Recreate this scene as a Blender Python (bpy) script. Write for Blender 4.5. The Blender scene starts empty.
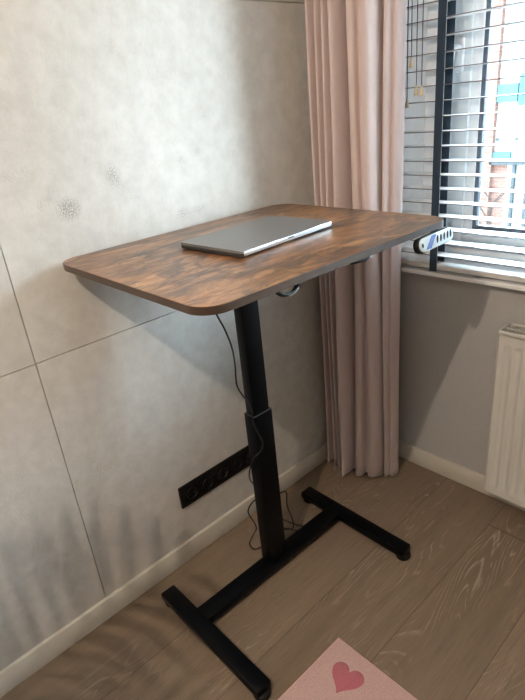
import bpy, bmesh, math, random
from mathutils import Vector, Matrix, noise
random.seed(7)
PI = math.pi
SC = bpy.context.scene
COL = SC.collection

# ------------------------------------------------------------------ helpers
def tag(o, label=None, cat=None, group=None, kind=None):
    if label: o['label'] = label
    if cat: o['category'] = cat
    if group: o['group'] = group
    if kind: o['kind'] = kind
    return o

def empty(name, loc=(0, 0, 0), rz=0, label=None, cat=None, group=None, kind=None):
    o = bpy.data.objects.new(name, None); COL.objects.link(o)
    o.location = loc; o.rotation_euler = (0, 0, rz); o.empty_display_size = .05
    return tag(o, label, cat, group, kind)

class MB:
    def __init__(s): s.bm = bmesh.new()
    def box(s, x0, x1, y0, y1, z0, z1, bev=0, seg=2, M=None):
        b = bmesh.new(); bmesh.ops.create_cube(b, size=1)
        bmesh.ops.scale(b, vec=(x1-x0, y1-y0, z1-z0), verts=b.verts)
        bmesh.ops.translate(b, vec=((x0+x1)/2, (y0+y1)/2, (z0+z1)/2), verts=b.verts)
        if bev: bmesh.ops.bevel(b, geom=b.edges[:], offset=bev, segments=seg, affect='EDGES', profile=.5)
        return s.merge(b, M)
    def merge(s, b, M=None):
        if M is not None: bmesh.ops.transform(b, matrix=M, verts=b.verts)
        me = bpy.data.meshes.new('t'); b.to_mesh(me); b.free(); s.bm.from_mesh(me); bpy.data.meshes.remove(me)
        return s
    def cyl(s, p0, p1, r0, r1=None, n=24, bev=0):
        p0, p1 = Vector(p0), Vector(p1); r1 = r0 if r1 is None else r1
        b = bmesh.new(); h = (p1-p0).length
        bmesh.ops.create_cone(b, cap_ends=True, segments=n, radius1=r0, radius2=r1, depth=h)
        if bev:
            es = [e for e in b.edges if abs(abs(e.verts[0].co.z)-h/2) < 1e-6 and abs(e.verts[0].co.z-e.verts[1].co.z) < 1e-6]
            bmesh.ops.bevel(b, geom=es, offset=bev, segments=3, affect='EDGES', profile=.5)
        q = (p1-p0).to_track_quat('Z', 'Y').to_matrix().to_4x4()
        return s.merge(b, Matrix.Translation((p0+p1)/2) @ q)
    def lathe(s, prof, c=(0, 0, 0), n=32, M=None):
        b = bmesh.new(); rings = []
        for r, z in prof:
            rings.append([b.verts.new((c[0]+r*math.cos(2*PI*k/n), c[1]+r*math.sin(2*PI*k/n), c[2]+z)) for k in range(n)])
        for a, d in zip(rings, rings[1:]):
            for k in range(n): b.faces.new((a[k], a[(k+1) % n], d[(k+1) % n], d[k]))
        if prof[0][0] > 1e-5: b.faces.new(list(reversed(rings[0])))
        if prof[-1][0] > 1e-5: b.faces.new(rings[-1])
        bmesh.ops.remove_doubles(b, verts=b.verts, dist=1e-6)
        return s.merge(b, M)
    def tube(s, pts, r, n=10, sub=6, closed=False, taper=None):
        P = [Vector(p) for p in pts]
        if sub > 1: P = spline(P, sub, closed)
        b = bmesh.new(); rings = []; up = None; N = len(P)
        for i, p in enumerate(P):
            if closed: t = P[(i+1) % N]-P[i-1]
            else: t = P[min(i+1, N-1)]-P[max(i-1, 0)]
            t.normalize()
            if up is None: up = t.orthogonal().normalized()
            up = (up-t*up.dot(t)).normalized(); w = t.cross(up)
            rr = r*(taper(i/(N-1)) if taper else 1)
            rings.append([b.verts.new(p+(up*math.cos(2*PI*k/n)+w*math.sin(2*PI*k/n))*rr) for k in range(n)])
        rg = range(N) if closed else range(N-1)
        for i in rg:
            a, d = rings[i], rings[(i+1) % N]
            for k in range(n): b.faces.new((a[k], a[(k+1) % n], d[(k+1) % n], d[k]))
        if not closed: b.faces.new(list(reversed(rings[0]))); b.faces.new(rings[-1])
        return s.merge(b)
    def prism(s, poly, z0, z1, bev=0, seg=2, M=None):
        b = bmesh.new()
        lo = [b.verts.new((x, y, z0)) for x, y in poly]; hi = [b.verts.new((x, y, z1)) for x, y in poly]
        b.faces.new(list(reversed(lo))); b.faces.new(hi); n = len(poly)
        for i in range(n): b.faces.new((lo[i], lo[(i+1) % n], hi[(i+1) % n], hi[i]))
        if bev:
            es = [e for e in b.edges if abs(e.verts[0].co.z-e.verts[1].co.z) < 1e-7]
            bmesh.ops.bevel(b, geom=es, offset=bev, segments=seg, affect='EDGES', profile=.5)
        return s.merge(b, M)
    def build(s, name, mat, parent=None, smooth=True, angle=35):
        bm = s.bm; bmesh.ops.recalc_face_normals(bm, faces=bm.faces)
        me = bpy.data.meshes.new(name); bm.to_mesh(me); bm.free()
        o = bpy.data.objects.new(name, me); COL.objects.link(o)
        me.materials.append(mat)
        if smooth:
            me.polygons.foreach_set('use_smooth', [True]*len(me.polygons))
            me.set_sharp_from_angle(angle=math.radians(angle))
        if parent: o.parent = parent
        return o

def spline(P, sub, closed=False):
    out = []; n = len(P)
    for i in range(n if closed else n-1):
        if closed: a, b, c, d = P[i-1], P[i], P[(i+1) % n], P[(i+2) % n]
        else: a, b, c, d = P[max(i-1, 0)], P[i], P[i+1], P[min(i+2, n-1)]
        for k in range(sub):
            t = k/sub
            out.append(.5*((2*b)+(c-a)*t+(2*a-5*b+4*c-d)*t*t+(3*b-a-3*c+d)*t**3))
    if not closed: out.append(P[-1].copy())
    return out

def rrect(x0, x1, y0, y1, r, n=10):
    out = []
    for cx, cy, a0 in ((x1-r, y1-r, 0), (x0+r, y1-r, 90), (x0+r, y0+r, 180), (x1-r, y0+r, 270)):
        for k in range(n+1):
            a = math.radians(a0+90*k/n); out.append((cx+r*math.cos(a), cy+r*math.sin(a)))
    return out

# ------------------------------------------------------------------ materials
class NT:
    def __init__(s, name):
        s.m = bpy.data.materials.new(name); s.m.use_nodes = True; s.t = s.m.node_tree
        s.b = s.t.nodes['Principled BSDF']; s.out = s.t.nodes['Material Output']; s._c = None
    def n(s, ty, **kw):
        nd = s.t.nodes.new(ty)
        for k, v in kw.items():
            if k[0] == 'i' and k[1:].isdigit(): nd.inputs[int(k[1:])].default_value = v
            elif k in nd.inputs.keys(): nd.inputs[k].default_value = v
            else: setattr(nd, k, v)
        return nd
    def l(s, a, b): s.t.links.new(a, b)
    def coord(s, scale=(1, 1, 1), rot=(0, 0, 0), loc=(0, 0, 0)):
        if not s._c: s._c = s.n('ShaderNodeTexCoord')
        m = s.n('ShaderNodeMapping'); m.inputs['Scale'].default_value = scale; m.inputs['Rotation'].default_value = rot
        m.inputs['Location'].default_value = loc
        s.l(s._c.outputs['Object'], m.inputs['Vector']); return m.outputs[0]
    def noise(s, vec, scale, detail=4, rough=.5, dist=0):
        nd = s.n('ShaderNodeTexNoise'); nd.inputs['Scale'].default_value = scale; nd.inputs['Detail'].default_value = detail
        nd.inputs['Roughness'].default_value = rough; nd.inputs['Distortion'].default_value = dist
        s.l(vec, nd.inputs['Vector']); return nd.outputs['Fac']
    def ramp(s, fac, stops, interp='LINEAR'):
        r = s.n('ShaderNodeValToRGB'); cr = r.color_ramp; cr.interpolation = interp
        while len(cr.elements) < len(stops): cr.elements.new(.5)
        for e, (p, c) in zip(cr.elements, stops):
            e.position = p; e.color = (c if isinstance(c, tuple) else (c, c, c))+(1,) if not (isinstance(c, tuple) and len(c) == 4) else c
        s.l(fac, r.inputs[0]); return r.outputs[0]
    def mix(s, fac, a, b, mode='MIX'):
        m = s.n('ShaderNodeMix', data_type='RGBA', blend_type=mode)
        for i, v in ((0, fac), (6, a), (7, b)):
            if hasattr(v, 'is_output'): s.l(v, m.inputs[i])
            else: m.inputs[i].default_value = v if i == 0 else tuple(v)+(1,)
        return m.outputs[2]
    def math(s, op, a, b=None, c=None, clamp=False):
        m = s.n('ShaderNodeMath', operation=op, use_clamp=clamp)
        for i, v in ((0, a), (1, b), (2, c)):
            if v is None: continue
            if hasattr(v, 'is_output'): s.l(v, m.inputs[i])
            else: m.inputs[i].default_value = v
        return m.outputs[0]
    def bump(s, h, strength=.3, dist=.002):
        b = s.n('ShaderNodeBump'); b.inputs['Strength'].default_value = strength; b.inputs['Distance'].default_value = dist
        s.l(h, b.inputs['Height']); s.l(b.outputs[0], s.b.inputs['Normal'])
    def set(s, color=None, rough=None, metal=None, spec=None):
        for k, v in (('Base Color', color), ('Roughness', rough), ('Metallic', metal), ('Specular IOR Level', spec)):
            if v is None: continue
            if hasattr(v, 'is_output'): s.l(v, s.b.inputs[k])
            else: s.b.inputs[k].default_value = (tuple(v)+(1,)) if k == 'Base Color' else v
        return s

def simple(name, col, rough=.5, metal=0, spec=.5, nscale=40, var=.06, bump=0, bdist=.001):
    k = NT(name); v = k.coord(); f = k.noise(v, nscale, 4)
    lo = tuple(c*(1-var) for c in col); hi = tuple(min(1, c*(1+var)) for c in col)
    k.set(k.ramp(f, [(.3, lo), (.7, hi)]), rough, metal, spec)
    if bump: k.bump(f, bump, bdist)
    return k.m

def mat_concrete():
    k = NT('stucco_panels'); v = k.coord()
    base = k.ramp(k.noise(v, 1.6, 5, .55), [(.32, (.455, .43, .395)), (.7, (.60, .577, .54))])
    fine = k.noise(v, 160, 3, .6)
    mid = k.noise(v, 22, 5, .6)
    col = k.mix(.35, base, k.ramp(mid, [(.35, (.44, .42, .38)), (.65, (.64, .62, .585))]))
    # pitted rough patches where the smooth skim coat is missing
    sep = k.n('ShaderNodeSeparateXYZ'); k.l(v, sep.inputs[0])
    mask = None
    for (py, pz, sy, sz, st) in ((-1.126, 1.274, .032, .028, 1), (-.985, 1.335, .022, .032, .7), (-.70, 1.36, .018, .014, .45),
                             (-.76, 1.345, .016, .012, .4), (-.62, 1.565, .012, .014, .4), (-.66, 1.45, .014, .01, .35), (-.78, 1.2, .03, .02, .5),
                             (-.72, 1.2, .03, .014, .5), (-1.22, .52, .04, .03, .3), (-1.0, .62, .03, .03, .25)):
        dy = k.math('DIVIDE', k.math('SUBTRACT', sep.outputs[1], py), sy)
        dz = k.math('DIVIDE', k.math('SUBTRACT', sep.outputs[2], pz), sz)
        d = k.math('SQRT', k.math('ADD', k.math('MULTIPLY', dy, dy), k.math('MULTIPLY', dz, dz)))
        g = k.math('MULTIPLY', k.math('SUBTRACT', 1.25, d, clamp=True), st, clamp=True)
        mask = g if mask is None else k.math('MAXIMUM', mask, g)
    pits = k.ramp(k.noise(v, 240, 2, .5), [(.46, 1.), (.56, 0.)])
    pm = k.math('MULTIPLY', mask, pits)
    gl = k.ramp(k.noise(k.coord(loc=(3, 1, 2)), 7, 6, .7), [(.60, 0.), (.72, 1.)])
    gp = k.math('MULTIPLY', k.math('MULTIPLY', gl, pits), .35)
    pm = k.math('MAXIMUM', pm, gp)
    col = k.mix(k.math('MULTIPLY', pm, .75), col, (.24, .21, .18))
    k.set(col, .75, 0, .3)
    h = k.math('ADD', k.math('MULTIPLY', fine, .35), k.math('MULTIPLY', mid, .8))
    h = k.math('SUBTRACT', h, k.math('MULTIPLY', pm, 1.5))
    k.bump(h, .35, .003); return k.m

def mat_floor():
    k = NT('limed_oak_planks'); v = k.coord()
    sep = k.n('ShaderNodeSeparateXYZ'); k.l(v, sep.inputs[0])
    W = .243; X0 = .478-2*W
    q = k.math('DIVIDE', k.math('SUBTRACT', sep.outputs[0], X0), W)
    ix = k.math('FLOOR', q); fx = k.math('FRACT', q)
    wn = k.n('ShaderNodeTexWhiteNoise', noise_dimensions='1D'); k.l(ix, wn.inputs['W'])
    L = 3.3
    ys = k.math('ADD', k.math('DIVIDE', sep.outputs[1], L), k.math('MULTIPLY', wn.outputs[0], 5.1))
    iy = k.math('FLOOR', ys); fy = k.math('FRACT', ys)
    idn = k.math('ADD', k.math('MULTIPLY', ix, 3.17), k.math('MULTIPLY', iy, 5.71))
    w2 = k.n('ShaderNodeTexWhiteNoise', noise_dimensions='1D'); k.l(idn, w2.inputs['W'])
    sx = k.math('MINIMUM', fx, k.math('SUBTRACT', 1, fx)); sy = k.math('MINIMUM', fy, k.math('SUBTRACT', 1, fy))
    seam = k.math('MAXIMUM', k.math('LESS_THAN', sx, .006), k.math('LESS_THAN', sy, .0009))
    # grain coordinates: shift per plank
    cmb = k.n('ShaderNodeCombineXYZ')
    k.l(k.math('ADD', k.math('MULTIPLY', k.math('SUBTRACT', fx, .5), W), k.math('MULTIPLY', w2.outputs[0], 9)), cmb.inputs[0])
    k.l(k.math('ADD', sep.outputs[1], k.math('MULTIPLY', w2.outputs[0], 31)), cmb.inputs[1])
    def mp(scale):
        m = k.n('ShaderNodeMapping'); m.inputs['Scale'].default_value = scale; k.l(cmb.outputs[0], m.inputs[0]); return m.outputs[0]
    big = k.noise(mp((4.5, .8, 1)), 1.0, 3, .5, .6)
    rings = k.math('FRACT', k.math('MULTIPLY', big, 40))
    ringl = k.ramp(rings, [(0, 0.), (.14, 1.), (.30, 0.)])
    brk = k.ramp(k.noise(mp((60, 7, 1)), 1.2, 4, .6), [(.40, 0.), (.54, 1.)])
    area = k.ramp(k.noise(mp((5, 1.3, 1)), 1.0, 2, .5), [(.46, .06), (.68, 1.)])
    pores = k.noise(mp((260, 9, 1)), 1.0, 3, .6)
    base = k.mix(w2.outputs[0], (.215, .160, .112), (.255, .192, .137))
    soft = k.noise(mp((14, 1.1, 1)), 1.0, 4, .6)
    base = k.mix(k.ramp(soft, [(.35, 0.), (.7, .75)]), base, (.165, .12, .082))
    base = k.mix(k.ramp(pores, [(.5, 0.), (.68, .45)]), base, (.12, .083, .055))
    wl = k.math('MULTIPLY', k.math('MULTIPLY', ringl, brk), area)
    base = k.mix(k.math('MULTIPLY', wl, .55), base, (.52, .46, .38))
    base = k.mix(k.math('MULTIPLY', seam, .7), base, (.09, .065, .045))
    k.set(base, k.ramp(pores, [(0, .42), (1, .58)]), 0, .35)
    h = k.math('SUBTRACT', k.math('MULTIPLY', pores, .3), k.math('MULTIPLY', seam, 2.))
    k.bump(h, .3, .0012); return k.m

def mat_rustic():
    k = NT('rustic_brown_woodgrain')
    a = k.noise(k.coord((13, 4.2, 9)), 1.3, 7, .66, 1.6)
    g = k.noise(k.coord((110, 11, 75)), 1.2, 5, .7, .6)
    p = k.noise(k.coord((7, 3.6, 3), loc=(1.3, .4, 0)), 1.5, 6, .72, 1.8)
    h = k.noise(k.coord((38, 9, 30), loc=(4, 2, 0)), 1., 6, .7, 1.)
    col = k.ramp(a, [(.34, (.065, .031, .016)), (.44, (.16, .072, .030)), (.54, (.28, .128, .052)), (.66, (.42, .225, .105))])
    col = k.mix(k.ramp(g, [(.40, .0), (.62, .62)]), col, k.ramp(a, [(.3, (.03, .018, .012)), (.65, (.15, .075, .036))]))
    col = k.mix(k.ramp(k.math('ADD', k.math('MULTIPLY', p, .75), k.math('MULTIPLY', h, .25)), [(.49, 0.), (.58, .85)]), col, (.030, .022, .019))
    col = k.mix(k.ramp(h, [(.56, 0.), (.70, .5)]), col, (.40, .23, .12))
    k.set(col, k.ramp(g, [(0, .24), (1, .38)]), 0, .5)
    k.bump(g, .10, .0006); return k.m

def mat_edge():
    k = NT('dark_wood_edge_band'); v = k.coord((12, 12, 90))
    g = k.noise(v, 1.5, 4, .6, .3)
    k.set(k.ramp(g, [(.3, (.036, .021, .013)), (.7, (.062, .036, .022))]), .33); return k.m

def mat_brick():
    k = NT('orange_brick'); v = k.coord(rot=(PI/2, 0, 0))
    b = k.n('ShaderNodeTexBrick'); k.l(v, b.inputs['Vector']); b.inputs['Scale'].default_value = 1
    b.inputs['Brick Width'].default_value = .22; b.inputs['Row Height'].default_value = .07; b.inputs['Mortar Size'].default_value = .008
    b.inputs['Color1'].default_value = (.034, .016, .012, 1); b.inputs['Color2'].default_value = (.040, .022, .017, 1); b.inputs['Mortar'].default_value = (.040, .032, .029, 1)
    k.set(b.outputs['Color'], .9, 0, 0); return k.m

def mat_fabric(name, col, sc=900, tr=.0):
    k = NT(name); v = k.coord((1, 1, .8))
    f = k.noise(v, sc, 2, .5); g = k.noise(v, 18, 4, .6)
    lo = tuple(c*.88 for c in col)
    c = k.mix(k.ramp(f, [(.3, 0.), (.7, 1.)]), lo, col)
    c = k.mix(k.math('MULTIPLY', g, .15), c, tuple(min(1, q*1.2) for q in col))
    k.set(c, .85, 0, .2); k.b.inputs['Sheen Weight'].default_value = .35; k.b.inputs['Sheen Roughness'].default_value = .4
    k.bump(f, .15, .0006)
    if tr:
        t = k.n('ShaderNodeBsdfTranslucent'); k.l(c, t.inputs[0]); mx = k.n('ShaderNodeMixShader'); mx.inputs[0].default_value = tr
        k.l(k.b.outputs[0], mx.inputs[1]); k.l(t.outputs[0], mx.inputs[2]); k.l(mx.outputs[0], k.out.inputs[0])
    return k.m

def mat_glass():
    k = NT('window_glass'); k.t.nodes.remove(k.b)
    tr = k.n('ShaderNodeBsdfTransparent'); tr.inputs[0].default_value = (.93, .97, .96, 1)
    gl = k.n('ShaderNodeBsdfGlossy'); gl.inputs['Roughness'].default_value = .01
    fr = k.n('ShaderNodeFresnel'); fr.inputs[0].default_value = 1.35
    mx = k.n('ShaderNodeMixShader'); k.l(fr.outputs[0], mx.inputs[0]); k.l(tr.outputs[0], mx.inputs[1]); k.l(gl.outputs[0], mx.inputs[2])
    k.l(mx.outputs[0], k.out.inputs[0]); return k.m

def mat_emit(name, col, st):
    k = NT(name); k.t.nodes.remove(k.b); e = k.n('ShaderNodeEmission'); e.inputs[0].default_value = col+(1,); e.inputs[1].default_value = st
    k.l(e.outputs[0], k.out.inputs[0]); return k.m

M = dict(
    stucco=mat_concrete(), floor=mat_floor(), rustic=mat_rustic(), edge=mat_edge(), brick=mat_brick(), glass=mat_glass(),
    plaster=simple('grey_plaster', (.43, .42, .41), .85, nscale=60, var=.03, bump=.05),
    reveal=simple('lit_reveal_plaster', (.80, .74, .71), .85, nscale=60, var=.03),  # lighter copy of the wall plaster, with the light on the reveal put in
    ceiling=simple('white_ceiling', (.78, .77, .75), .9, var=.02),
    base=simple('white_baseboard_paint', (.62, .58, .51), .5, var=.02, nscale=15),
    joint=simple('dark_wall_joint', (.32, .295, .26), .9),
    white=simple('white_lacquer', (.86, .86, .86), .35, var=.02, nscale=10),
    upvc=simple('white_window_profile', (.88, .89, .90), .3, var=.015, nscale=10),
    sash_shade=simple('shaded_white_sash', (.66, .70, .72), .35, var=.02, nscale=10),  # white sash profile, its shade mixed into a grey-blue colour
    gasket=simple('dark_grey_gasket', (.10, .12, .15), .5, var=.1),
    slat=simple('white_slat_lacquer', (.64, .62, .60), .3, var=.02, nscale=10),
    tape=mat_fabric('hazed_black_ladder_tape', (.028, .048, .075)),  # black tape, bright window haze put in as a navy tint
    cord=simple('brown_cord', (.06, .045, .045), .8, nscale=400),
    tassel=simple('beige_wooden_tassel', (.62, .50, .33), .5, nscale=120, var=.15),
    curtain=mat_fabric('dusty_pink_curtain_cloth', (.70, .575, .555), 900, .12),
    black=simple('black_powder_coat', (.0012, .0018, .003), .36, 0, .14, nscale=300, var=.25, bump=.1, bdist=.0003),
    blackplastic=simple('black_plastic', (.003, .003, .0035), .4, 0, .25, var=.1),
    cable=simple('black_cable_rubber', (.009, .009, .009), .4, 0, .35, var=.1),
    lid=simple('space_grey_aluminium', (.20, .196, .193), .40, .45, .5, nscale=500, var=.05),
    lapside=simple('dark_grey_aluminium_side', (.05, .05, .052), .5, .5),
    silver=simple('silver_aluminium', (.78, .80, .82), .3, .8, nscale=300, var=.04),
    rubber=simple('dark_rubber', (.004, .004, .004), .6, 0, .25),
    port=simple('port_black', (.004, .004, .004), .5),
    paneface=simple('pale_glossy_film', (.70, .80, .84), .15, .1, nscale=30, var=.06),
    blue=simple('blue_film_reflection', (.14, .22, .55), .2, nscale=40, var=.15),
    radiator=simple('white_radiator_enamel', (.62, .60, .56), .32, var=.02, nscale=12),
    raddark=simple('radiator_grille_grey', (.50, .49, .47), .45),  # plain grey for the grille bars
    
    leaf=simple('palm_leaf_green', (.07, .16, .045), .5, nscale=30, var=.3),
    stem=simple('palm_stem_green', (.18, .24, .08), .5, nscale=60, var=.2),
    pot=simple('white_ceramic', (.7, .68, .65), .3), soil=simple('potting_soil', (.03, .02, .014), .95, nscale=90, var=.4, bump=.5),
    facade=simple('white_render', (.060, .062, .062), .9, 0, 0, nscale=2, var=.03),
    teal=simple('teal_balcony_glass', (.014, .026, .028), .7, 0, 0, nscale=3, var=.1),
    skyblue=simple('light_blue_panel', (.013, .025, .034), .7, 0, 0, nscale=3, var=.1),
    pane=simple('dark_far_window_glass', (.012, .018, .020), .5, 0, 0, nscale=2, var=.2),
    concrete=simple('pavement_grey', (.05, .05, .048), .9, 0, 0, nscale=3, var=.1),
    farframe=simple('far_window_frame_grey', (.013, .015, .016), .8, 0, 0), bark=simple('tree_bark', (.012, .010, .009), .9, 0, 0, nscale=20, var=.3),
    lampmetal=simple('brushed_lamp_metal', (.6, .58, .55), .3, 1), lampglow=mat_emit('lamp_glow', (1, .72, .45), 25),
    carblue=simple('blue_car_paint', (.06, .20, .36), .2, .3), tyre=simple('tyre_black', (.02, .02, .02), .8),
)
def mat_pile(name, col):
    k = NT(name); v = k.coord(); f = k.noise(v, 420, 3, .7); g = k.noise(v, 35, 3, .6)
    c = k.ramp(f, [(.3, tuple(q*.72 for q in col)), (.65, tuple(min(1, q*1.12) for q in col))])
    c = k.mix(k.math('MULTIPLY', g, .2), c, tuple(q*.85 for q in col))
    k.set(c, .95, 0, .1); k.bump(f, .6, .003); k.b.inputs['Sheen Weight'].default_value = .3; return k.m
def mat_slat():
    k = NT('white_slat_shaded_edge'); v = k.coord(); sp = k.n('ShaderNodeSeparateXYZ'); k.l(v, sp.inputs[0])
    f = k.math('LESS_THAN', sp.outputs[1], -.0343)  # dark tone on the front edge stands for its shade
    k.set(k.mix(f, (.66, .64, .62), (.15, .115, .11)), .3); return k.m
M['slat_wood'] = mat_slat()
M['rug'] = mat_pile('pale_pink_pile', (.62, .42, .395)); M['heart'] = mat_pile('rose_pink_pile', (.50, .15, .185)); M['rugedge'] = mat_pile('rug_edge_binding', (.68, .42, .37))

# ------------------------------------------------------------------ room shell
RX, RY, RZ = 3.3, -3.7, 2.6
WX0, WX1, WZ0, WZ1, WD = .235, 2.15, .872, 2.32, .137
def struct(o): o['kind'] = 'structure'; return o
struct(MB().box(-.2, RX+.2, RY-.2, .36, -.2, 0).build('floor', M['floor'], smooth=False))
struct(MB().box(-.2, RX+.2, RY-.2, .36, RZ, RZ+.15).build('ceiling', M['ceiling'], smooth=False))
struct(MB().box(RX, RX+.15, RY, 0, 0, RZ).build('wall_right', M['plaster'], smooth=False))
struct(MB().box(-.1, RX+.15, RY-.15, RY, 0, RZ).build('wall_back', M['plaster'], smooth=False))
# left wall: panels of stucco with open joints
YJ, ZJ, ZJ2 = -1.3076, .9172, 1.745
g = .0012
w = empty('wall_left', (0, 0, 0), kind='structure')
MB().box(-.15, -.006, RY, 0, 0, RZ).build('joint_backing', M['joint'], w, smooth=False)
for y0, y1 in ((YJ+g, 0), (-2.62+g, YJ-g), (RY, -2.62-g)):
    for z0, z1 in ((0, ZJ-g), (ZJ+g, ZJ2-g), (ZJ2+g, RZ)):
        MB().box(-.012, 0, y0, y1, z0, z1, .0008, 1).build('wall_panel', M['stucco'], w, smooth=False)
# window wall (front)
w = MB().box(-.15, WX0, 0, .36, 0, RZ).box(WX1, RX+.15, 0, .36, 0, RZ).box(WX0, WX1, 0, .36, WZ1, RZ).box(WX0, WX1, 0, .36, 0, WZ0-.015)
struct(w.build('wall_front', M['plaster'], smooth=False))
# baseboards
def bb(name, x0, x1, y0, y1):
    struct(MB().box(x0, x1, y0, y1, .001, .079, .0025, 2).build(name, M['base']))
bb('baseboard_left', 0, .0135, RY, -.0005); bb('baseboard_front', .0136, RX, -.0135, 0); bb('baseboard_right', RX-.013, RX, RY, -.014); bb('baseboard_back', .014, RX-.014, RY, RY+.013)

# window
w1 = empty('window_1', (0, 0, 0), kind='structure')
MB().prism([(WX0-.03, -.040), (WX1+.03, -.040), (WX1+.03, -.0005), (WX1-.0005, -.0005), (WX1-.0005, .2), (WX0+.0005, .2), (WX0+.0005, -.0005), (WX0-.03, -.0005)], WZ0-.0145, WZ0, .002, 2).build('window_sill', M['white'], w1)
fy0, fy1 = WD, WD+.07
def ringbox(x0, x1, z0, z1, t, y0, y1, bev=.003, tb=None):
    tb = tb or t
    return (MB().box(x0, x0+t, y0, y1, z0, z1, bev).box(x1-t, x1, y0, y1, z0, z1, bev)
            .box(x0+t-.002, x1-t+.002, y0, y1, z0, z0+tb, bev).box(x0+t-.002, x1-t+.002, y0, y1, z1-t, z1, bev))
ringbox(WX0, WX1, WZ0, WZ1, .055, fy0, fy1, .003, .05).build('window_frame', M['upvc'], w1)
MB().box(1.19, 1.26, fy0, fy1, WZ0+.05, WZ1-.05, .003).build('mullion', M['upvc'], w1)
for (a, b, hd) in ((WX0+.062, 1.183, 1), (1.267, WX1-.062, 0)):
    s = ringbox(a, b, WZ0+.056, WZ1-.062, .108, WD-.012, WD+.06, .006, .045).build('sash', M['sash_shade'], w1)
    ringbox(a+.107, b-.107, WZ0+.1, WZ1-.168, .032, WD+.0, WD+.024, .004, .02).build('glazing_bead', M['upvc'], s)
    ringbox(a+.138, b-.138, WZ0+.119, WZ1-.199, .016, WD+.004, WD+.0245, .002, .014).build('glazing_gasket', M['gasket'], s)
    MB().box(a+.15, b-.15, WD+.024, WD+.032, WZ0+.13, WZ1-.21).build('glass', M['glass'], s, smooth=False)
    if hd:
        hx = a+.072
        MB().box(hx-.014, hx+.014, WD-.022, WD-.012, 1.50, 1.60, .005, 3).tube([(hx, WD-.02, 1.568), (hx, WD-.05, 1.572), (hx-.004, WD-.062, 1.555), (hx-.010, WD-.062, 1.50), (hx-.012, WD-.060, 1.43)], .009, 12, 6).build('window_handle', M['white'], s)
# left reveal: added sheet whose lighter colour stands for light on the plaster

MB().box(WX0+.0002, WX0+.003, .0015, WD-.0005, WZ0+.0005, WZ1).build('lit_reveal_sheet', M['reveal'], w1, smooth=False)
# ------------------------------------------------------------------ venetian blind
bl = empty('venetian_blind', (0, 0, 0), 0, 'white wooden venetian blind with dark ladder tapes covering the window', 'blind')
bx0, bx1 = WX0+.008, WX1-.01
by = -.010                                            # centre plane of the slats
zs = 1.647-.0447*15.9
nsl = 31
z = .9765-.0447
zl = []
while z < WZ1-.07: zl.append(z); z += .04475
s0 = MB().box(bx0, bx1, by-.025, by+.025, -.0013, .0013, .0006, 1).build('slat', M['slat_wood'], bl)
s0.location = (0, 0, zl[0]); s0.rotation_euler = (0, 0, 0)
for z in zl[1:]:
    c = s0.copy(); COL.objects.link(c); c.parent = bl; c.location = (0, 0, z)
MB().box(bx0, bx1, by-.025, by+.025, .882, .900, .003).build('bottom_rail', M['slat'], bl)
MB().box(bx0, bx1, by-.03, by+.03, WZ1-.055, WZ1-.002, .003).build('headrail', M['slat'], bl)
for tx in (.390, 1.16, 1.93):
    MB().box(tx-.0135, tx+.0135, by-.0272, by-.0257, .876, WZ1-.06).build('ladder_tape', M['tape'], bl, smooth=False)
    MB().box(tx-.0135, tx+.0135, by+.0255, by+.0268, .884, WZ1-.06).build('ladder_tape', M['tape'], bl, smooth=False)
for cx, cz, yy in ((.291, 1.418, -.060), (.303, 1.532, -.058), (.323, 1.452, -.060), (.340, 1.450, -.057)):
    c = MB().tube([(cx-.003, yy, WZ1-.05), (cx+.001, yy, 1.9), (cx-.001, yy, 1.7), (cx, yy, cz+.02)], .0014, 8, 6).build('pull_cord', M['cord'], bl)
    MB().lathe([(.0012, .030), (.0032, .028), (.0040, .020), (.0058, .010), (.0066, .003), (.0060, 0), (.0005, -.0005)], (cx, yy, cz-.006), 16).build('tassel', M['tassel'], c)

# ------------------------------------------------------------------ curtain
cp = [(.028, -.195), (.034, -.238), (.043, -.244), (.048, -.205), (.054, -.190), (.064, -.232), (.074, -.244), (.080, -.205), (.086, -.190), (.096, -.240), (.107, -.250), (.113, -.205), (.119, -.196),
      (.134, -.252), (.150, -.264), (.158, -.240), (.159, -.196), (.166, -.186), (.178, -.216), (.194, -.230), (.209, -.224), (.213, -.206), (.222, -.206), (.240, -.222), (.258, -.208),
      (.264, -.176), (.261, -.146), (.268, -.142), (.277, -.172), (.286, -.164), (.290, -.150), (.298, -.152), (.305, -.140), (.308, -.122), (.302, -.106)]
P = spline([Vector((x, y, 0)) for x, y in cp], 7)
bm = bmesh.new(); nz = 60; rows = []
ctr = Vector((.17, -.2, 0))
for j in range(nz+1):
    z = .010+(2.52-.010)*j/nz; t = j/nz; row = []
    for i, p in enumerate(P):
        u = i/len(P)
        amp = 1.15+.10*math.sin(2.1*z+5*u*PI)*(1-t)*.8
        line_y = -.225+.085*u                      # mean line the pleats swing about
        x = p.x+.004*math.sin(3.1*z+9*u)*(1-.5*t)
        y = line_y+(p.y-line_y)*amp+.004*math.sin(2.3*z+11*u)
        zz = z+(.006*math.sin(u*31)+.004*math.sin(u*13) if j == 0 else 0)
        row.append(bm.verts.new((max(x, .016)+.020*t*(1-.8*u), y, zz)))
    rows.append(row)
for a, b in zip(rows, rows[1:]):
    for i in range(len(a)-1): bm.faces.new((a[i], a[i+1], b[i+1], b[i]))
cu = empty('curtain', (0, 0, 0), 0, 'dusty pink floor-length curtain gathered in the corner beside the window', 'curtain')
me = bpy.data.meshes.new('curtain_cloth'); bm.to_mesh(me); bm.free(); me.materials.append(M['curtain'])
me.polygons.foreach_set('use_smooth', [True]*len(me.polygons))
o = bpy.data.objects.new('curtain_cloth', me); COL.objects.link(o); o.parent = cu
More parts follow.
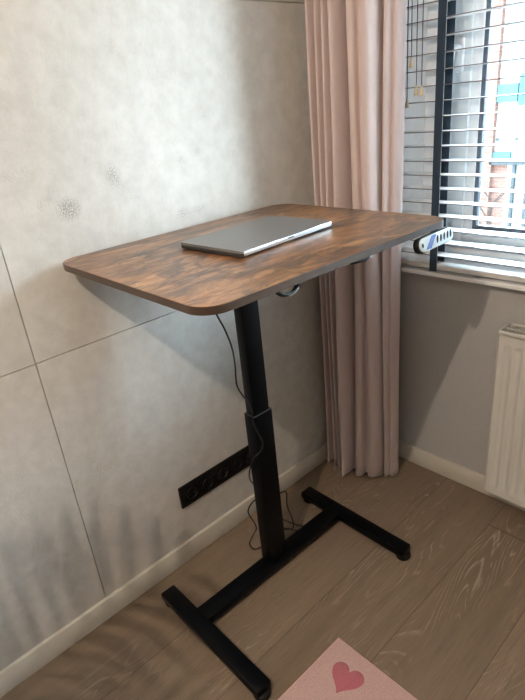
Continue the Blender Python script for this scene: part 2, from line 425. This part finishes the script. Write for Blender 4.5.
md = o.modifiers.new('s', 'SOLIDIFY'); md.thickness = .0022; md.offset = 0
# stitched hem line near the bottom edge
pts = []
for i in range(0, len(P)):
    u = i/len(P); z = .105; t = .04
    amp = 1.15+.10*math.sin(2.1*z+5*u*PI)*(1-t)*.8; ly = -.225+.085*u
    pts.append((max(P[i].x+.004*math.sin(3.1*z+9*u)*(1-.5*t), .016), ly+(P[i].y-ly)*amp+.004*math.sin(2.3*z+11*u), z))
MB().tube(pts, .0018, 6, 1).build('hem_seam', M['curtain'], cu)
rl = empty('curtain_rail', (0, 0, 0), 0, 'slim white curtain rail fixed to the ceiling above the window', 'curtain rail')
MB().box(.02, 2.5, -.215, -.185, 2.56, 2.5995, .002).build('rail', M['white'], rl)
for i in range(9):
    MB().cyl((.04+i*.033, -.2, 2.53), (.04+i*.033, -.2, 2.562), .004, n=10).build('glider', M['white'], rl)

# ------------------------------------------------------------------ radiator
rd = empty('panel_radiator', (0, 0, 0), 0, 'white ribbed panel radiator mounted on the wall under the window', 'radiator')
rx0, rx1, rz0, rz1, rf, rb = .668, 1.80, .095, .738, -.102, -.022
bm = bmesh.new(); pitch = .0333
xs = []; 
n = int((rx1-rx0-.03)/pitch)
def rprof(x):
    q = ((x-rx0-.018)/pitch) % 1.0
    if x < rx0+.018 or x > rx0+.018+n*pitch: return 0
    # ridge then recessed groove
    return .5-.5*math.cos(2*PI*q)
cols = []; x = rx0+.004
while x < rx1-.004: xs.append(x); x += pitch/12
xs.append(rx1-.004)
zz = [rz0, rz0+.012, rz0+.022, rz0+.026, rz0+.031, rz0+.037, rz0+.045, rz0+.2, rz0+.4, rz1-.070, rz1-.062, rz1-.056, rz1-.051, rz1-.047, rz1-.03, rz1-.016]
def zf(z):
    lo, hi = rz0+.022, rz1-.047
    if z <= lo or z >= hi: return 0
    return min(1, (z-lo)/.022, (hi-z)/.016)
grid = [[bm.verts.new((x, rf+.008*(max(0, rprof(x))**.7)*zf(z), z)) for x in xs] for z in zz]
for a, b in zip(grid, grid[1:]):
    for i in range(len(xs)-1): bm.faces.new((a[i], a[i+1], b[i+1], b[i]))
me = bpy.data.meshes.new('t2'); bm.to_mesh(me); bm.free(); k = MB(); k.bm.from_mesh(me)
k.box(rx0+.004, rx1-.004, rf+.009, rf+.016, rz0, rz1-.016)
k.box(rx0+.004, rx1-.004, rf+.0004, rf+.014, rz0-.004, rz0+.003, .001)
k.build('front_panel', M['radiator'], rd, angle=60)
MB().box(rx0+.004, rx1-.004, rb-.014, rb, rz0, rz1-.018, .003).build('back_panel', M['radiator'], rd)
for a, b in ((rx0, rx0+.0025), (rx1-.0025, rx1)):
    MB().box(a, b, rf-.001, rb+.001, rz0+.01, rz1, .0008, 1).build('side_cover', M['radiator'], rd)
k = MB().box(rx0, rx1, rf-.001, rf+.006, rz1-.014, rz1, .002).box(rx0, rx1, rb-.005, rb+.001, rz1-.014, rz1, .002).box(rx0, rx0+.006, rf, rb, rz1-.010, rz1, .002).box(rx1-.006, rx1, rf, rb, rz1-.010, rz1, .002)
top = k.build('top_frame', M['radiator'], rd)
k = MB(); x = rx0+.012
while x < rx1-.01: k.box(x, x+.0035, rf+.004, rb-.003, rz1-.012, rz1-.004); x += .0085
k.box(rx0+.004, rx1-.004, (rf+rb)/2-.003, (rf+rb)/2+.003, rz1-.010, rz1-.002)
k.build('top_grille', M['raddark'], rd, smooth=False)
for bx in (rx0+.15, rx1-.15): MB().box(bx-.02, bx+.02, rb-.001, -.0002, rz0+.06, rz1-.06).build('wall_bracket', M['radiator'], rd)

# ------------------------------------------------------------------ desk
A = -.02324
dk = empty('standing_desk', (.0347, -.405, 0), A, 'height-adjustable desk with rustic brown wooden top on a single black column', 'desk')
TH = 1.1616; TT = .0165; TW, TL = .622, .7917
MB().prism(rrect(0, TW, -TL, 0, .055, 12), TH-TT, TH-.0008, 0).build('edge_band', M['edge'], dk)
MB().prism(rrect(.0009, TW-.0009, -TL+.0009, -.0009, .0545, 12), TH-.0012, TH, .0003, 1).build('tabletop', M['rustic'], dk)
# steel parts
def steel(*a, bev=.003): return MB().box(*a, bev)
CU0, CU1, CV0, CV1 = .212, .257, -.428, -.354
FT = .045
MB().box(.213, .274, -.715, -.088, .017, FT, .003).build('crossbar', M['black'], dk)
for v0, v1, cv in ((-.760, -.708, -.734), (-.094, -.042, -.068)):
    fb = MB().box(.078, .553, v0, v1, .017, FT, .004).build('foot_bar', M['black'], dk)
    for cu_ in (.100, .540):
        MB().lathe([(.017, 0), (.0235, .002), (.0255, .008), (.0245, .016), (.018, .020), (.006, .021)], (cu_, cv, .0), 28).build('foot_glide', M['rubber'], fb)
gl = MB().lathe([(.012, 0), (.015, .003), (.015, .013), (.005, .0175)], (.250, -.325, 0), 20).build('foot_glide', M['rubber'], dk)
MB().box(CU0-.001, CU1+.001, CV0, CV1, FT-.002, .625, .0035).build('outer_column', M['black'], dk)
MB().box(CU0+.0045, CU1-.0045, CV0+.005, CV1-.0055, .30, TH-TT-.02, .004).build('inner_column', M['black'], dk)
MB().box(CU0-.0005, CU1+.0005, CV0+.0005, CV1-.0005, .6252, .6275, .0008, 1).build('column_collar', M['lapside'], dk)
MB().box(.15, .32, -.46, -.32, TH-TT-.024, TH-TT-.001, .002).box(.08, .54, -.415, -.365, TH-TT-.022, TH-TT-.002, .002).build('top_bracket', M['black'], dk)
for v in (-.70, -.12): MB().box(.06, .56, v-.02, v+.02, TH-TT-.012, TH-TT-.0008, .002).build('support_rail', M['black'], dk)
MB().box(.2, .25, -.70, -.12, TH-TT-.018, TH-TT-.003, .002).build('support_rail', M['black'], dk)
# control panel under the front right corner
cpn = empty('control_panel', (.628, -.086, 1.1235), 0); cpn.parent = dk; cpn.rotation_euler = (0, math.radians(-14), math.radians(2.5))
def capsule(L, H, n=12):
    r = H/2; out = []
    for cx, a0 in ((L/2-r, -90), (-L/2+r, 90)):
        for k in range(n+1):
            a = math.radians(a0+180*k/n); out.append((cx+r*math.cos(a), r*math.sin(a)))
    return out
# prism is built in (length, height) and turned so that its face looks along local x
TR = Matrix(((0, 0, 1, 0), (1, 0, 0, 0), (0, 1, 0, 0), (0, 0, 0, 1)))
cpn['label'] = 'slim pale control panel with dark round end'
MB().prism(capsule(.166, .037), -.013, .0, .003, 2, TR).build('panel_housing', M['blackplastic'], cpn)
MB().prism(capsule(.160, .033), .0002, .004, .0015, 2, TR @ Matrix.Translation((.003, 0, 0))).build('panel_face', M['paneface'], cpn)
for i in range(5):
    xx = .004+i*.0165
    MB().prism([(xx+.0032*math.cos(a)+.35*.0095*math.sin(a), .001+.0095*math.sin(a)) for a in [2*PI*k/16 for k in range(16)]], .0042, .0055, .0005, 1, TR).build('button', M['blackplastic'], cpn)
MB().prism([(-.066+.0045*math.cos(2*PI*k/16), .0055*math.sin(2*PI*k/16)) for k in range(16)], .0042, .0052, .0004, 1, TR).build('button', M['blackplastic'], cpn)
MB().prism([(-.054, -.0130), (-.030, -.0145), (.004, .0150), (-.020, .0145)], .0041, .0045, 0, 1, TR).build('film_reflection', M['blue'], cpn)  # blue reflection across the film, laid on as a coloured strip
# bag hook under the front edge
hk = MB().box(.585, .612, -.375, -.34+.018, TH-TT-.006, TH-TT-.0005, .001).tube([(.600, -.395+.018, TH-TT-.008), (.604, -.375+.018, TH-TT-.009), (.606, -.355+.018, TH-TT-.010), (.604, -.340+.018, TH-TT-.006)], .0055, 12, 6).build('cable_hook', M['blackplastic'], dk)
MB().lathe([(.0005, -.004), (.0035, -.003), (.0045, 0), (.0035, .003), (.0005, .004)], (.607, -.338+.018, TH-TT-.008), 14).build('hook_tip', M['silver'], hk)

# cable loop hanging below front edge
cl = empty('coiled_cable', (.0347, -.405, 0), A, 'short black cable coil hanging under the front edge of the desktop', 'cable')
VS = .030
k = MB()
for d, s in ((0, 1), (.004, .86), (-.003, 1.1)):
    k.tube([(.606+d, -.642+VS, TH-TT-.001), (.607+d, -.636+VS, TH-TT-.010*s), (.608+d, -.622+VS, TH-TT-.018*s), (.608+d, -.603+VS, TH-TT-.019*s), (.607+d, -.589+VS, TH-TT-.012*s), (.606+d, -.581+VS, TH-TT-.003), (.602+d, -.578+VS, TH-TT-.002)], .0026, 8, 6)
k.build('cable', M['cable'], cl)
MB().tube([(.611, -.612+VS, TH-TT-.021), (.613, -.598+VS, TH-TT-.0185), (.611, -.583+VS, TH-TT-.010), (.607, -.5795+VS, TH-TT-.003)], .0014, 8, 6).build('metal_clip', M['silver'], cl)
MB().cyl((.606, -.583+VS, TH-TT-.0125), (.604, -.578+VS, TH-TT-.0005), .007, .008, 14).build('cable_plug', M['cable'], cl)

# power cable
pc = empty('power_cable', (.27, -.84, 0), 0, 'thin black power cable winding down around the black desk column', 'cable')
O_ = Vector((.27, -.84, 0))
path = [(.47, -1.10, TH-TT-.002), (.45, -1.07, 1.12), (.42, -1.022, 1.041), (.41, -.999, .998), (.39, -.97, .936), (.36, -.944, .87), (.34, -.931, .799), (.32, -.899, .744), (.31, -.876, .71), (.305, -.862, .668),
        (.302, -.86, .632), (.302, -.846, .587), (.300, -.831, .547), (.302, -.838, .525), (.295, -.854, .509), (.28, -.857, .491), (.25, -.855, .429), (.223, -.835, .366), (.224, -.806, .31),
        (.224, -.812, .285), (.226, -.845, .280), (.23, -.866, .266), (.23, -.862, .24), (.222, -.841, .191), (.222, -.836, .161), (.23, -.866, .15), (.232, -.880, .135), (.232, -.868, .102), (.222, -.838, .075),
        (.215, -.80, .06), (.215, -.75, .056), (.232, -.728, .070), (.246, -.735, .10), (.25, -.72, .092), (.25, -.695, .080), (.25, -.687, .093), (.25, -.696, .142), (.25, -.71, .196), (.25, -.707, .246), (.25, -.718, .260), (.246, -.738, .262), (.232, -.745, .25),
        (.222, -.745, .19), (.222, -.735, .13), (.236, -.727, .098), (.25, -.711, .090), (.252, -.674, .056), (.246, -.640, .050), (.18, -.62, .006), (.05, -.64, .006), (.026, -.652, .06), (.030, -.652, .19), (.036, -.652, .262)]
MB().tube([Vector(p)-O_ for p in path], .0023, 8, 5).build('cable', M['cable'], pc)

# ------------------------------------------------------------------ laptop
lc = [(.242, -.965), (.441, -.951), (.439, -.644), (.2, -.617)]
lp = empty('laptop', (.3285, -.7935, TH), math.radians(2.4), 'closed dark grey laptop with silver front edge lying on the desktop', 'laptop')
LX, LY = .112, .164
for sx in (-1, 1):
    for sy in (-1, 1): MB().lathe([(.006, 0), (.008, .001), (.008, .003)], (sx*(LX-.02), sy*(LY-.025), 0), 14).build('rubber_foot', M['rubber'], lp)
MB().prism(rrect(-LX, LX, -LY, LY, .009), .003, .0098, .0018, 2).build('base_shell', M['lapside'], lp)
MB().prism(rrect(-LX, LX, -LY, LY, .009), .0106, .0165, .0012, 2).build('lid', M['lid'], lp)
MB().prism(rrect(-LX+.002, LX-.001, -LY+.002, LY-.002, .009), .0096, .0107).build('hinge_gap', M['port'], lp)
ed = MB().prism(rrect(LX-.003, LX+.0006, -LY+.006, LY-.004, .0015, 4), .0042, .0152, .0012, 2).build('front_edge', M['silver'], lp)
MB().box(LX-.002, LX+.0012, -.010, .010, .0098, .0120, .0004, 1).build('opening_notch', M['port'], lp)
for y0, y1 in ((-.09, -.080), (-.06, -.052), (-.03, -.024), (.0, .004)):
    MB().box(y0, y1, -LY-.0004, -LY+.004, .0052, .0082, .0005, 1).build('port', M['port'], lp)

# ------------------------------------------------------------------ socket strip
ss = empty('socket_strip', (0, -.795, .265), 0, 'black multi-way power socket strip mounted on the wall behind the desk column', 'power strip')
MB().box(.0005, .0105, -.184, .184, -.043, .043, .003).build('strip_housing', M['blackplastic'], ss)
for i in range(5):
    yy = -.137+.0705*i
    fr = MB().box(.0102, .0122, yy-.029, yy+.029, -.029, .029, .001, 1).build('socket_insert', M['blackplastic'], ss)
    TRY = Matrix.Translation((.0116, yy, 0)) @ Matrix.Rotation(PI/2, 4, 'Y')
    MB().lathe([(.0185, .0), (.0205, .0025), (.0215, .0025), (.0225, .0)], (0, 0, 0), 32, TRY).build('socket_rim', M['cable'], fr)
    for s in (-1, 1): MB().cyl((.0117, yy+s*.0095, 0), (.0128, yy+s*.0095, 0), .0028, n=12).build('socket_contact', M['lapside'], fr)
MB().box(.0122, .040, -.02+.133, .02+.133, -.02, .02, .006).build('cable_plug', M['rubber'], pc).location = Vector((0, -.795, .265))-O_

# ------------------------------------------------------------------ rug
rg = empty('rug', (0, 0, 0), 0, 'pale pink rug with rose pink hearts lying on the plank floor', 'rug')
rp = [(.612, -.884), (.594, -1.90), (1.30, -1.912), (1.318, -.896)]
MB().prism(rp, .0005, .011, .0025, 2).build('rug_pile', M['rug'], rg)
k = MB(); k.tube([(x, y, .0075) for x, y in rp], .0042, 8, 1, True); k.build('edge_binding', M['rugedge'], rg)
def heart(cx, cy, s, rz=0):
    out = []
    for i in range(48):
        t = 2*PI*i/48
        x = 16*math.sin(t)**3; y = 13*math.cos(t)-5*math.cos(2*t)-2*math.cos(3*t)-math.cos(4*t)+2.5
        x, y = x/32*s, y/30*s
        out.append((cx+x*math.cos(rz)-y*math.sin(rz), cy+x*math.sin(rz)+y*math.cos(rz)))
    return out
for hx, hy, rz in ((.704, -.976, .14), (1.05, -1.10, -.2), (.80, -1.30, .1), (1.14, -1.42, .25), (.74, -1.62, -.15), (1.06, -1.76, .1)):
    MB().prism(heart(hx, hy, .094, rz), .0108, .0125, .0006, 1).build('heart_patch', M['heart'], rg, angle=60)

# ------------------------------------------------------------------ potted palm left of the picture: its fronds throw the shadow on wall and floor
pl = empty('potted_palm', (.44, -2.22, 0), 0, 'potted palm with arching fronds standing left of the desk near the stucco wall', 'plant')
MB().lathe([(.09, 0), (.10, .004), (.13, .22), (.135, .24), (.12, .24), (.115, .215)], n=32).build('pot', M['pot'], pl)
MB().lathe([(.0005, .212), (.116, .214), (.1165, .20)], n=24).build('soil', M['soil'], pl)
rr = random.Random(5)
for i in range(11):
    az = 2*PI*i/11*1.0+rr.uniform(-.2, .2); up = rr.uniform(1.1, 1.9)
    base = Vector((.03*math.cos(az), .03*math.sin(az), .21)); d = Vector((math.cos(az), math.sin(az), 0))
    xl = .50-.24*max(0, -math.cos(az))
    pts = [base+d*(xl*(t**1.3))+Vector((0, 0, up*(t*1.25-.62*t*t))) for t in [q/8 for q in range(9)]]
    fr = MB().tube(pts, .006, 6, 3, taper=lambda t: 1-.8*t).build('frond', M['stem'], pl)
    bm = bmesh.new(); sp = spline(pts, 5)
    for j in range(10, len(sp)-1, 2):
        p = sp[j]; t = (sp[j+1]-sp[j-1]).normalized(); side = t.cross(Vector((0, 0, 1))).normalized()
        q = (j-10)/(len(sp)-11); L = .23*math.sin(PI*(.18+.72*q))
        for s in (-1, 1):
            dr = (side*s*.85+t*.65+Vector((0, 0, -.1))).normalized(); wv = dr.cross(Vector((0, 0, 1))).normalized()*.011
            a = p; b1 = p+dr*L*.45+Vector((0, 0, .006)); c = p+dr*L+Vector((0, 0, -.28*L))
            vs = [bm.verts.new(v) for v in (a, b1+wv, c, b1-wv)]; bm.faces.new(vs)
    me = bpy.data.meshes.new('t3'); bm.to_mesh(me); bm.free(); k = MB(); k.bm.from_mesh(me); lf = k.build('leaflets', M['leaf'], fr)
    md = lf.modifiers.new('s', 'SOLIDIFY'); md.thickness = .0008

# ------------------------------------------------------------------ ceiling lamp
LP = Vector((1.01, -2.24, 2.36))
lamp = empty('ceiling_spotlight', (LP.x, LP.y, 0), 0, 'small round metal ceiling lamp with a warm glowing bulb', 'lamp')
MB().cyl((0, 0, 2.57), (0, 0, 2.6), .06, n=32, bev=.004).cyl((0, 0, 2.44), (0, 0, 2.57), .008, n=12).build('lamp_mount', M['lampmetal'], lamp)
MB().lathe([(.028, 2.45), (.034, 2.45), (.040, 2.40), (.038, 2.40), (.030, 2.445)], n=32).build('lamp_shade', M['lampmetal'], lamp)
MB().lathe([(.0005, 2.385), (.018, 2.389), (.026, 2.402), (.026, 2.42), (.012, 2.44), (.0005, 2.442)], n=24).build('bulb', M['lampglow'], lamp)
def point(name, loc, power, col, r=.04):
    l = bpy.data.lights.new(name, 'POINT'); l.energy = power; l.color = col; l.shadow_soft_size = r
    o = bpy.data.objects.new(name, l); COL.objects.link(o); o.location = loc; return o
fl = empty('floor_lamp', (.36, -2.85, 0), 0, 'slim metal floor lamp with a small fabric shade in the corner by the stucco wall', 'lamp')
MB().cyl((0, 0, 0), (0, 0, .02), .13, n=36, bev=.004).build('base', M['lampmetal'], fl)
MB().cyl((0, 0, .018), (0, 0, 1.46), .009, n=14).build('pole', M['lampmetal'], fl)
MB().lathe([(.11, 1.42), (.113, 1.42), (.088, 1.66), (.085, 1.66), (.11, 1.42)], n=36).build('lamp_shade', M['curtain'], fl)
MB().lathe([(.0005, 1.46), (.014, 1.462), (.03, 1.50), (.03, 1.52), (.014, 1.545), (.0005, 1.55)], n=20).build('bulb', M['lampglow'], fl)
point('floor_lamp_light', (.36, -2.85, 1.60), 13, (1, .62, .30), .04)
point('bulb_light', (LP.x, LP.y, 2.345), 76, (1, .83, .66), .012)

# ------------------------------------------------------------------ outside: street front across the road
MB().box(-40, 40, 2, 40, -6.2, -6).build('street_ground', M['concrete'], smooth=False)['kind'] = 'structure'
FY = 12.0
fb = empty('apartment_building', (0, FY, -6), 0, 'white street front with orange brick pier and teal balcony across the road', 'building')
def fbox(name, mat, x0, x1, y0, y1, z0, z1, par=None, bev=0):
    return MB().box(x0, x1, y0-FY, y1-FY, z0+6, z1+6, bev).build(name, M[mat], par or fb, smooth=False)
fbox('facade_wall', 'facade', -14, 9, 12, 16, .2, 4.6)
fbox('facade_wall', 'brick', -14, -4.57, 12.0, 16, -6, -.4)
fbox('facade_wall', 'facade', -14, -4.57, 12.0, 16, -.4, .2)
fbox('facade_wall', 'facade', -4.57, 9, 12.0, 16, -6, .2)
fbox('brick_pier', 'brick', -5.20, -4.93, 11.86, 12.0, -6, 4.6)
fbox('cornice', 'facade', -14, 9, 11.9, 12.0, 4.3, 4.6)
b = fbox('balcony_panel', 'teal', -4.98, -4.45, 11.9, 11.98, .95, 1.32); fbox('balcony_panel', 'skyblue', -4.42, -3.2, 11.88, 11.98, .86, 1.52)
fbox('balcony_panel', 'teal', -4.95, -4.5, 11.9, 11.98, -.35, -.16)
fbox('ledge', 'farframe', -4.98, -3.0, 11.86, 12.0, -.44, -.38)
for x in (-4.9, -4.45, -4.0, -3.55): fbox('wall_vent', 'farframe', x, x+.07, 11.97, 12, .10, .15)
for (x0, x1, z0, z1) in ((-4.9, -4.55, -1.55, -.6), (-4.1, -3.1, -1.9, -.7), (-2.4, -1.2, -1.9, -.7), (-4.25, -3.3, 2.3, 3.5), (-2.2, -1.1, 2.3, 3.5), (-.2, .9, 2.3, 3.5), (-.4, .9, -1.9, -.6), (1.8, 3, 2.3, 3.5), (1.8, 3, -1.9, -.6), (-8, -6.8, 2.0, 3.2), (-8, -6.8, -1.9, -.7), (4.2, 5.4, 2.3, 3.5), (4.2, 5.4, -1.9, -.6)):
    if x0 == -4.9: continue
    f = MB().box(x0, x1, -.06, 0, z0+6, z1+6).build('window_frame', M['farframe'], fb, smooth=False)
    MB().box(x0+.06, x1-.06, -.08, -.055, z0+6.06, z1+6-.06).build('pane', M['pane'], f, smooth=False)
fbox('drain_pipe', 'farframe', -4.42, -4.35, 11.9, 11.98, -6, -.44)
tr = empty('street_tree', (-3.55, 9.0, -6), 0, 'bare street tree in front of the building across the road', 'tree')
k = MB(); k.tube([(0, 0, 0), (.03, 0, 2), (-.02, 0, 4), (.02, 0, 5.2)], .05, 8, 4, taper=lambda t: 1-.6*t)
r2 = random.Random(3)
for i in range(22):
    z = 3.2+i*.1; a = r2.uniform(0, 2*PI); L = r2.uniform(.4, .9)
    k.tube([(0, 0, z), (L*.5*math.cos(a), L*.5*math.sin(a), z+.3), (L*math.cos(a), L*math.sin(a), z+.45)], .014, 5, 3, taper=lambda t: 1-.7*t)
k.build('trunk', M['bark'], tr)
# brick outer reveal is part of the front wall's outside; a low white parapet runs along the far pavement
SCW = bpy.data.worlds.new('World'); SC.world = SCW; SCW.use_nodes = True
nt = SCW.node_tree; bg = nt.nodes['Background']
tc = nt.nodes.new('ShaderNodeTexCoord'); sx = nt.nodes.new('ShaderNodeSeparateXYZ'); rmp = nt.nodes.new('ShaderNodeValToRGB')
nt.links.new(tc.outputs['Generated'], sx.inputs[0]); nt.links.new(sx.outputs[2], rmp.inputs[0])
rmp.color_ramp.elements[0].position = .0; rmp.color_ramp.elements[0].color = (.80, .90, 1, 1)
rmp.color_ramp.elements[1].position = .6; rmp.color_ramp.elements[1].color = (.62, .80, 1, 1)
nt.links.new(rmp.outputs[0], bg.inputs[0]); bg.inputs[1].default_value = 74.0

pa = bpy.data.lights.new('window_portal', 'AREA'); pa.shape = 'RECTANGLE'; pa.size = WX1-WX0; pa.size_y = WZ1-WZ0; pa.cycles.is_portal = True
po = bpy.data.objects.new('window_portal', pa); COL.objects.link(po); po.location = ((WX0+WX1)/2, .23, (WZ0+WZ1)/2); po.rotation_euler = (-PI/2, 0, 0)

# ------------------------------------------------------------------ camera
cam = bpy.data.cameras.new('camera'); co = bpy.data.objects.new('camera', cam); COL.objects.link(co)
cam.sensor_fit = 'HORIZONTAL'; cam.sensor_width = 36; cam.lens = 540.32/525*36; cam.clip_start = .02
yw, pt, ro = .8486, -.4276, -.1042
F0 = Vector((-math.sin(yw), math.cos(yw), 0)); R0 = Vector((math.cos(yw), math.sin(yw), 0)); U = Vector((0, 0, 1))
F = F0*math.cos(pt)+U*math.sin(pt); U1 = -F0*math.sin(pt)+U*math.cos(pt)
R = R0*math.cos(ro)+U1*math.sin(ro); U2 = -R0*math.sin(ro)+U1*math.cos(ro)
mw = Matrix((R, U2, -F)).transposed().to_4x4(); mw.translation = Vector((1.3449, -1.7130, 1.472)); co.matrix_world = mw
SC.camera = co

SC.view_settings.view_transform = 'Standard'; SC.view_settings.look = 'None'; SC.view_settings.exposure = .17; SC.view_settings.gamma = 1
SC.view_settings.use_curve_mapping = False
